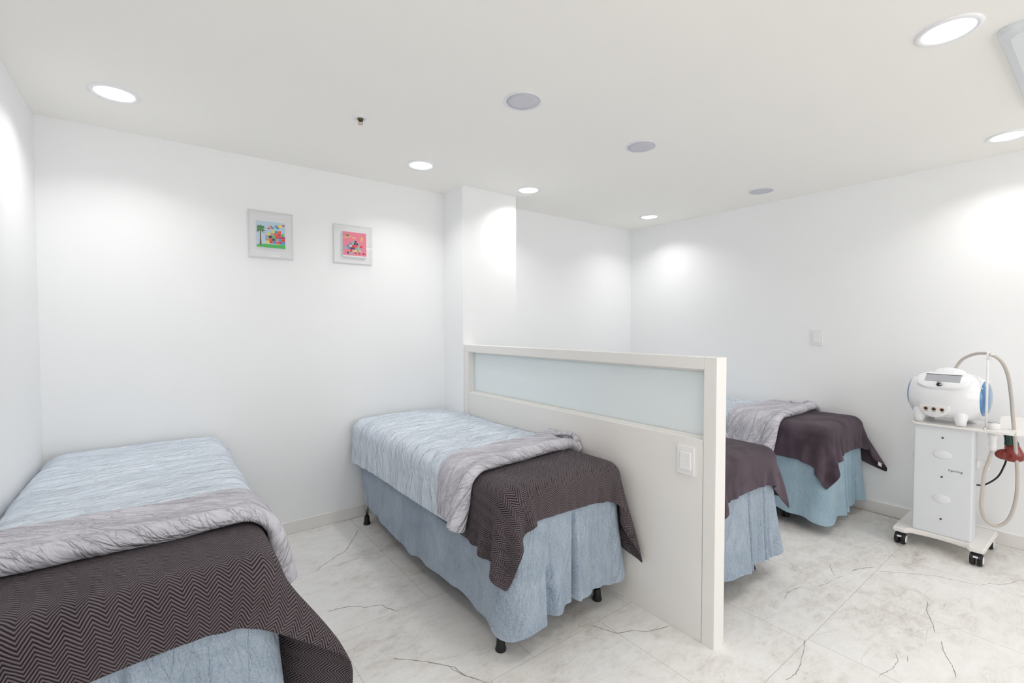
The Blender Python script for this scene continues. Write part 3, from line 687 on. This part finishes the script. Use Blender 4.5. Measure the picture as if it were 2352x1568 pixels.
def duvet(k, xa, xb, ya, yfold, flap, rot, label, seed, skewf=0.0, headw=0.0):
    """from the head (ya) to the fold line (yfold), then turned back by flap"""
    sp_ = .024; n = int((xb-xa)/sp_)+1; mb = int((ya-yfold)/sp_); mf = int(flap/sp_); m_ = mb+mf+1; dy = (ya-yfold)/mb
    X = np.linspace(xa, xb, n)[:, None]*np.ones((1, m_)); J = np.arange(m_)
    Yb = ya-J*dy; back = J > mb; Yr = np.where(back, yfold+(J-mb)*dy, Yb)[None, :]*np.ones((n, 1))
    Zr = np.where(back, .762, .722); Zr[mb] = .742; Z = Zr[None, :]*np.ones((n, 1))
    cx = (xa+xb)/2
    tt = (Yr-ya)/(yfold-ya)
    P = np.stack([X-headw*np.clip(1-tt, 0, 1)**3*np.clip((cx-X)/(cx-xa), 0, 1), Yr+skewf*(X-cx)*tt, Z], 2)
    if rot:
        c_, s_ = math.cos(rot), math.sin(rot); x_, y_ = P[..., 0]-cx, P[..., 1]-yfold; P[..., 0] = cx+x_*c_-y_*s_; P[..., 1] = yfold+x_*s_+y_*c_
    puff = .0045*vnoise((n, m_), 7, seed)+.0030*vnoise((n, m_), 3.2, seed+5)
    off = np.full((n, m_), .023); w_ = np.clip((J-mb+1)/2.0, 0, 1); off = off+w_[None, :]*.024+puff
    edge = np.minimum.reduce([J[None, :]*np.ones((n, 1)), np.arange(n)[:, None]*np.ones((1, m_)), (n-1-np.arange(n))[:, None]*np.ones((1, m_))])
    P[:, :, 2] += .003*vnoise((n, m_), 3, seed+1); P[:, :, :2] += .002*np.stack([vnoise((n, m_), 3, seed+2), vnoise((n, m_), 3, seed+3)], 2)
    Q = drape(P, (xb-xa)/(n-1), dy, off, collider(k), WALLS[k], steps=150, iters=12, kshear=.45, kbend=.22)
    uv = np.stack([X-xa, (J*dy)[None, :]*np.ones((n, 1))], 2)
    f_ = 4 if k != 3 else 2
    Q = upsample(Q, f_); uv = upsample(uv, f_)
    Q = crease(Q, uv, seed+9, 190 if k != 3 else 0, .0026, ya-yfold-.05, ((0, ya-yfold-.12, .12, .32), (ya-yfold-.12, 9, -.25 if k == 1 else .35, .45)))
    mi = np.zeros(Q.shape[:2]); mi[:, (mb-1)*f_:] = 1
    return tag(cloth_obj('duvet', Q, uv, ['duvet', 'duvet_back'], .018, mi, loc=(cx, (ya+yfold)/2, .72), sub=0), label, 'duvet', 'pale blue duvets with a turned-back edge')
towel(1, -.20, 1.16, -1.24, -1.965, 0.075, 'herringbone dark towel across the foot end of the bed by the left wall', 'towel', 21, fins=[(1.10, 0, .22, 17, -1)])
towel(2, 1.305, 2.56, -1.25, -1.955, -.02, 'herringbone dark towel across the foot end of the middle bed', 'towel', 22, fins=[(-1, 0, .3, 1, -5)])
towel(3, 2.22, 3.38, -1.60, -2.30, 0.0, 'plain dark towel on the bed just behind the partition', 'towel_plain', 23, fins=[(-1, 0, .3, 8, 0)])
t4 = towel(4, 3.66, 4.76, -1.62, -2.325, 0.02, 'plain dark towel on the bed by the right wall, small white tag at its corner', 'towel_plain', 24, fins=[(-1, 0, .25, 1, -10)])
q0, q1, q2 = (Vector(TOW[4][i, -1]) for i in (-7, -6, -5)); ed = (q2-q0).normalized()
bm = B(); nrm = Vector((-.8, -.5, .1)).normalized(); dn = Vector((0, 0, -1)); a_ = q1 + nrm*.006
ring_ = [[a_+ed*e_*.012+dn*d_+nrm*t_ for e_, d_ in ((-1, -.004), (1, -.004), (1, .022), (-1, .022))] for t_ in (0, .0008)]
loft(bm, ring_); bmesh.ops.recalc_face_normals(bm, faces=bm.faces); finish('care_tag', bm, 'tag', t4)
duvet(1, -.02, .99, -.045, -1.57, .29, 0.0, 'pale blue duvet on the bed by the left wall, cut off by the picture edge', 31)
duvet(2, 1.305, 2.33, -.035, -1.57, .26, 0.0, 'pale blue duvet on the middle bed, its grey corner hanging over the side', 32, skewf=.14, headw=.05)
duvet(3, 2.20, 3.40, -.35, -1.86, .25, 0.0, 'duvet on the bed just behind the partition, only a sliver in view', 33)
duvet(4, 3.60, 4.80, -.35, -1.87, .34, 0.0, 'pale blue duvet on the bed by the right wall, wide grey turned-back edge', 34)

# ------------------------------------------------------------------ white equipment trolley by the right wall
CY = -2.645
tr = empty('equipment_trolley', (4.30, CY, 0), 'white wheeled equipment trolley standing by the right wall', 'trolley')
# base plate with a concave front edge
Pf = [(4.095, -2.432), (4.095, -2.497)]
for k in range(13):
    t = k/12; Pf.append((4.095+.030+.018*math.sin(PI*t), -2.512-.246*t))
Pf += [(4.095, -2.772), (4.095, -2.838), (4.495, -2.846), (4.495, -2.432)]
bm = B(); loft(bm, [[(x, y, z) for x, y in Pf] for z in (.078, .108)])
bmesh.ops.recalc_face_normals(bm, faces=bm.faces)
bmesh.ops.bevel(bm, geom=[q for q in bm.edges if not (abs(q.verts[0].co.z-q.verts[1].co.z) > .01 and abs(q.calc_face_angle(0)) < .5)], offset=.007, segments=3, affect='EDGES')
finish('base_plate', bm, 'warmwhite', tr)
bm = B(); box(bm, (4.150, -2.775, .108), (4.285, -2.515, .757), .006, 2)
colm = finish('column', bm, 'silver', tr)
for z in (.590, .325):
    bm = lathe(B(), [(.0, .0055), (.030, .005), (.040, .002), (.0425, 0.0), (.0425, -.001)], (0, 0, 0), axis='x', seg=40, sx=1, sy=.62)
    # front faces -x: flip
    bmesh.ops.transform(bm, matrix=Matrix.Translation((4.149, CY, z)) @ Matrix.Rotation(PI, 4, 'Z'), verts=bm.verts)
    finish('oval_boss', bm, 'ringgrey', colm, True)
for z in (.690, .458, .205):
    bm = lathe(B(), [(0, .003), (.0045, .003), (.0055, 0)], (0, 0, 0), axis='x', seg=16)
    bmesh.ops.transform(bm, matrix=Matrix.Translation((4.1495, CY, z)) @ Matrix.Rotation(PI, 4, 'Z'), verts=bm.verts)
    finish('screw', bm, 'bronze', colm, True)
def lettering(name, body, size, mtx, mt, parent, sx=1.45):
    cu = bpy.data.curves.new(name, 'FONT'); cu.body = body; cu.size = size; cu.extrude = .0004; cu.align_x = 'CENTER'; cu.space_character = 1.05
    t = bpy.data.objects.new(name+'_tmp', cu); COL.objects.link(t); dg = bpy.context.evaluated_depsgraph_get()
    bm = B(); me = bpy.data.meshes.new_from_object(t.evaluated_get(dg)); bm.from_mesh(me); bpy.data.objects.remove(t); bpy.data.curves.remove(cu)
    bmesh.ops.transform(bm, matrix=mtx @ Matrix.Diagonal((sx, 1, 1, 1)), verts=bm.verts)
    return finish(name, bm, mt, parent)
FRONT = Matrix(((0, 0, -1, 0), (-1, 0, 0, 0), (0, 1, 0, 0), (0, 0, 0, 1)))   # text x -> -y, text y -> z, normal -> -x
lettering('lettering', 'Spring', .0165, Matrix.Translation((4.1494, -2.703, .499)) @ FRONT, 'ink', colm)
for ya_, yb_ in ((-2.826, -2.7755), (-2.5145, -2.490)): finish('cable_bracket', box(B(), (4.245, ya_, .520), (4.280, yb_, .570), .003, 1), 'white', tr)
bm = B(); loft(bm, [[(4.30+x, -2.712+y, z) for x, y in rrect(0, 0, .175, .215, .03)] for z in (.7575, .7655)])
box(bm, (4.126, -2.926, .7655), (4.129, -2.500, .7685))
finish('top_shelf', bm, 'warmwhite', tr)
bm = B(); loft(bm, [[(4.36+x, -2.905+y, z) for x, y in rrect(0, 0, .10, .055, .03)] for z in (.0, .006)])
xform(bm, Matrix.Translation((0, 0, .775)) @ Matrix.Translation((4.36, -2.905, 0)) @ Matrix.Rotation(math.radians(-24), 4, 'Y') @ Matrix.Translation((-4.36, 2.905, 0)))
finish('side_tray', bm, 'warmwhite', tr)
bm = tube(B(), [(4.200, -2.817, .7655), (4.200, -2.817, 1.205)], .0055, 14); finish('hose_pole', bm, 'white', tr, True)
bm = B(); tube(bm, [(4.200-.0135*math.cos(a), -2.826-.0135*math.sin(a), 1.190+.0*a) for a in [2*PI*k/20 for k in range(17)]], .004, 10); box(bm, (4.193, -2.834, 1.160), (4.207, -2.812, 1.176), .002, 1)
finish('hose_clip', bm, 'white', tr, True)
bm = lathe(B(), [(.0, .011), (.006, .010), (.0085, .004), (.0085, 0)], (4.180, -2.815, .766), seg=20); lathe(bm, [(.0, -.008), (.005, -.008), (.005, .0), (0, 0)], (4.180, -2.815, .757), seg=6)
finish('pole_bolt', bm, 'chrome', tr, True)
for wx, wy in ((4.128, -2.466), (4.128, -2.803), (4.462, -2.466), (4.462, -2.806)):
    c = empty('caster', (wx, wy, 0), None, None); c.parent = tr; c.location = Vector((wx, wy, 0)) - tr.location
    R_ = .033
    bm = B()
    for s_ in (-1, 1):
        lathe(bm, [(0, s_*.004), (R_-.004, s_*.004), (R_, s_*.008), (R_, s_*.022), (R_-.004, s_*.0265), (R_-.011, s_*.0275)], (wx, wy, R_+.001), axis='y', seg=36)
    bmesh.ops.recalc_face_normals(bm, faces=bm.faces); finish('wheel', bm, 'black', c, True)
    for s_ in (-1, 1):
        bm = lathe(B(), [(R_-.010, s_*.0270), (R_-.012, s_*.0290), (0, s_*.0295)], (wx, wy, R_+.001), axis='y', seg=36)
        bmesh.ops.recalc_face_normals(bm, faces=bm.faces); finish('hub_cap', bm, 'white', c, True)
    # hood over the twin wheels and swivel stem
    bm = B(); tube(bm, [(wx, wy, .050), (wx, wy, .0775)], .010, 16)
    prof_ = [(R_*1.08*math.cos(a), R_*1.08*math.sin(a)) for a in [math.radians(20+k*14) for k in range(11)]]
    ring_ = []
    for q_ in (-.0225, .0225):
        ring_.append([(wx+x_, wy+q_, R_+.001+z_) for x_, z_ in prof_]+[(wx+x_*.90, wy+q_, R_+.001+z_*.90) for x_, z_ in prof_[::-1]])
    loft(bm, ring_); bmesh.ops.recalc_face_normals(bm, faces=bm.faces); finish('hood', bm, 'dark', c)
    bm = B(); box(bm, (wx-R_*1.08-.004, wy-.010, R_+.018), (wx-R_*.85, wy+.010, R_+.025), .001, 1); finish('brake_tab', bm, 'white', c)
bm = tube(B(), [(4.575, -2.06, .004), (4.578, -2.25, .004), (4.565, -2.36, .004), (4.50, -2.45, .0045), (4.42, -2.52, .006), (4.36, -2.60, .02), (4.34, -2.64, .079)], .0035, 8, smooth_n=6)
finish('mains_cable', bm, 'hose', tr, True)

# ------------------------------------------------------------------ therapy device on the trolley
DX, DY, DZ = 4.300, -2.640, .925
dv = empty('therapy_device', (DX, DY, .766), 'rounded white therapy device with blue sides and grey display on the trolley', 'medical device')
def hull(seg=72, n=44):
    bm = B(); A = []
    yh_ = .152
    for i in range(n+1):
        t = -1+2*i/n; y = yh_*math.sin(t*PI/2)/1.0; yy = abs(y)/yh_
        r_ = .156*(1-.265*yy**2.9)
        ring_ = []
        for k in range(seg):
            a = 2*PI*k/seg; ca, sa = math.cos(a), math.sin(a)
            e_ = 2/2.12; x = math.copysign(abs(ca)**e_, ca)*r_*1.02; z = math.copysign(abs(sa)**e_, sa)*r_*.985
            if z < -.125: z = -.125-(abs(z)-.125)*.35
            ring_.append((DX+x, DY+y, DZ+z))
        A.append(ring_)
    loft(bm, A); bmesh.ops.recalc_face_normals(bm, faces=bm.faces); return bm
h_ = finish('housing', hull(), 'gloss', dv, True)
for s_ in (1, -1):
    bm = lathe(B(), [(.1135, s_*.150), (.111, s_*.157), (.105, s_*.161), (.098, s_*.158)], (DX, DY, DZ), axis='y', seg=64, sx=1.02, sy=1.0)
    bmesh.ops.recalc_face_normals(bm, faces=bm.faces); finish('side_rim', bm, 'gloss', h_, True)
    bm = lathe(B(), [(.101, s_*.156), (.096, s_*.166), (.082, s_*.175), (.054, s_*.182), (.0, s_*.185)], (DX, DY, DZ+.004), axis='y', seg=64, sx=1.02, sy=1.0)
    bmesh.ops.recalc_face_normals(bm, faces=bm.faces); finish('side_cover', bm, 'blue', dv, True)
# tilted control face
TILT = math.radians(44)
FM = Matrix.Translation((4.187, DY-.004, 1.031)) @ Matrix.Rotation(TILT, 4, 'Y') @ FRONT   # local x right, y up the slope, z out of the face
def slab(pts, z0, z1, inset=.004):
    bm = B(); c = Vector((sum(p[0] for p in pts)/len(pts), sum(p[1] for p in pts)/len(pts)))
    sc = lambda p, k: (c.x+(p[0]-c.x)*k, c.y+(p[1]-c.y)*k)
    loft(bm, [[(*sc(p, 1.03), z0) for p in pts], [(*p, z1-inset*.5) for p in pts], [(*sc(p, .965), z1) for p in pts]])
    bmesh.ops.recalc_face_normals(bm, faces=bm.faces); return bm
pb = [(.118*(abs(math.cos(a))**.62)*(1 if math.cos(a) > 0 else -1), (.050 if math.sin(a) > 0 else .068)*(abs(math.sin(a))**.8)*(1 if math.sin(a) > 0 else -1)) for a in [2*PI*k/56 for k in range(56)]]
bm = slab(pb, -.035, .010); bmesh.ops.transform(bm, matrix=FM, verts=bm.verts); bz = finish('control_bezel', bm, 'gloss', dv, True)
bm = slab([(-.080, -.024), (.080, -.024), (.080, .030), (-.080, .030)], .0, .0112, .001); bmesh.ops.transform(bm, matrix=FM, verts=bm.verts); finish('display', bm, 'lcd', bz)
bm = B(); box(bm, (-.081, .0295, .004), (.081, .0325, .0122)); bmesh.ops.transform(bm, matrix=FM, verts=bm.verts); finish('display_edge', bm, 'slot', bz)
# crest at the top
bm = lathe(B(), [(0, 1)]+[(math.sin(a), math.cos(a)) for a in [math.radians(q) for q in range(10, 100, 10)]], (0, 0, 0), seg=48)
bmesh.ops.transform(bm, matrix=Matrix.Translation((4.268, DY-.012, 1.062)) @ Matrix.Rotation(math.radians(-22), 4, 'Y') @ Matrix.Diagonal((.050, .078, .036, 1)), verts=bm.verts)
cr = finish('top_crest', bm, 'gloss', dv, True)
lettering('lettering', 'Spring', .015, Matrix.Translation((4.2365, DY-.014, 1.080)) @ Matrix.Rotation(math.radians(38), 4, 'Y') @ FRONT, 'paleink', cr)
# key switch
bm = lathe(B(), [(0, .013), (.009, .013), (.010, .006), (.014, .004), (.014, 0)], (0, 0, 0), seg=24); bmesh.ops.transform(bm, matrix=FM @ Matrix.Translation((-.006, -.046, .009)), verts=bm.verts); finish('key_lock', bm, 'dark', bz, True)
bm = B(); box(bm, (-.0075, -.002, .012), (.0075, .002, .036), .001, 1); box(bm, (.004, -.016, .014), (.016, -.002, .018), .001, 1)
bmesh.ops.transform(bm, matrix=FM @ Matrix.Translation((-.006, -.046, .009)), verts=bm.verts); finish('key', bm, 'chrome', bz)
# socket panel with three sockets
sp_pts = [(-.066, .028), (.066, .028)]+[(.070*math.cos(a), .026+.072*math.sin(a)) for a in [-PI*k/20 for k in range(1, 20)]]
SM = Matrix.Translation((4.1485, -2.617, .852)) @ Matrix.Rotation(math.radians(-8), 4, 'Y') @ FRONT
bm = slab(sp_pts, -.02, .0042, .002); bmesh.ops.transform(bm, matrix=SM, verts=bm.verts); sk_ = finish('socket_panel', bm, 'white', dv, True)
for q_ in (-.037, 0, .037):
    bm = lathe(B(), [(.0105, .0), (.0105, .004), (.007, .005), (.0068, .002)], (0, 0, 0), seg=24); bmesh.ops.transform(bm, matrix=SM @ Matrix.Translation((q_, .005, .0035)), verts=bm.verts); finish('socket', bm, 'brass', sk_, True)
    bm = lathe(B(), [(.0, .003), (.0072, .003)], (0, 0, 0), seg=20); box(bm, (-.008, -.0175, .0006), (.008, -.0155, .0012)); bmesh.ops.transform(bm, matrix=SM @ Matrix.Translation((q_, .005, .0035)), verts=bm.verts); finish('socket_core', bm, 'dark', sk_)
# four splayed feet
for fx in (DX-.105, DX+.085):
    for fy, s_ in ((DY+.105, 1), (DY-.085, -1)):
        bm = tube(B(), [(fx+.02, fy-s_*.012, .862), (fx+.006, fy-s_*.004, .825), (fx-.002, fy, .790), (fx-.004, fy+s_*.002, .7665)], [.040, .036, .026, .022], 24)
        finish('foot', bm, 'gloss', dv, True)

dv.rotation_euler = (0, 0, -.09)
# handpiece, its hose, and the red and green suction bulb hanging under the shelf
hp = empty('hose_with_handpiece', (4.235, -2.842, .766), 'beige hose arching over the pole to a white handpiece in the shelf', 'hose')
bm = lathe(B(), [(.0, .034), (.026, .034), (.030, .030), (.031, .012), (.026, .002), (.0215, -.004), (.019, -.030), (.0215, -.032), (.0205, -.050), (.0175, -.056), (.0155, -.085), (.0185, -.088), (.0165, -.100), (.0150, -.124), (0, -.124)], (4.235, -2.842, .766), seg=40)
finish('handpiece', bm, 'white', hp, True)
finish('metal_face', lathe(B(), [(.0255, .0342), (.0255, .037), (.020, .0385), (0, .0385)], (4.235, -2.842, .766), seg=40), 'chrome', hp, True)
HP = [(4.385, -2.648, 1.05), (4.385, -2.655, 1.088), (4.36, -2.688, 1.146), (4.30, -2.742, 1.182), (4.25, -2.785, 1.193), (4.20, -2.829, 1.190), (4.225, -2.868, 1.150), (4.27, -2.890, 1.07), (4.30, -2.902, .95), (4.30, -2.912, .82), (4.30, -2.925, .66), (4.30, -2.935, .50), (4.30, -2.930, .36), (4.295, -2.905, .25), (4.28, -2.862, .203), (4.255, -2.822, .228), (4.235, -2.803, .30), (4.228, -2.806, .40), (4.226, -2.812, .50), (4.230, -2.828, .58), (4.235, -2.842, .648)]
finish('hose', tube(B(), HP, .0085, 18, smooth_n=8), 'hose', hp, True)
sb = empty('suction_bulb', (4.33, -2.885, .766), 'dark red bulb with green neck hanging below the trolley shelf', 'bulb')
TB = Matrix.Translation((4.33, -2.893, .752)) @ Matrix.Rotation(math.radians(-10), 4, 'X')
bm = lathe(B(), [(0, 0), (.0235, 0), (.026, -.004), (.0245, -.040), (.0275, -.062), (.0305, -.072), (.030, -.080), (0, -.080)], (0, 0, 0), seg=40)
bmesh.ops.transform(bm, matrix=TB, verts=bm.verts); finish('neck', bm, 'green', sb, True)
bm = lathe(B(), [(.0, -.078), (.029, -.080), (.034, -.100), (.042, -.130), (.044, -.150), (.036, -.168), (.018, -.176), (0, -.178)], (0, 0, 0), seg=40)
bmesh.ops.transform(bm, matrix=TB, verts=bm.verts)
s0 = len(bm.verts); lathe(bm, [(0, .031)]+[(.031*math.cos(a)*1.0, .031*math.sin(a)) for a in [math.radians(q) for q in range(75, -90, -15)]]+[(0, -.031)], (0, 0, 0), seg=28); xform(bm, TB @ Matrix.Translation((-.004, .038, -.134)) @ Matrix.Diagonal((1, 1.3, 1, 1)), s0)
finish('bulb', bm, 'red', sb, True)
bm = tube(B(), [(4.345, -2.885, .578), (4.350, -2.878, .545), (4.35, -2.855, .475), (4.34, -2.815, .425), (4.32, -2.785, .410), (4.30, -2.760, .415), (4.28, -2.750, .43)], .0045, 10, smooth_n=6)
finish('black_lead', bm, 'black', sb, True)
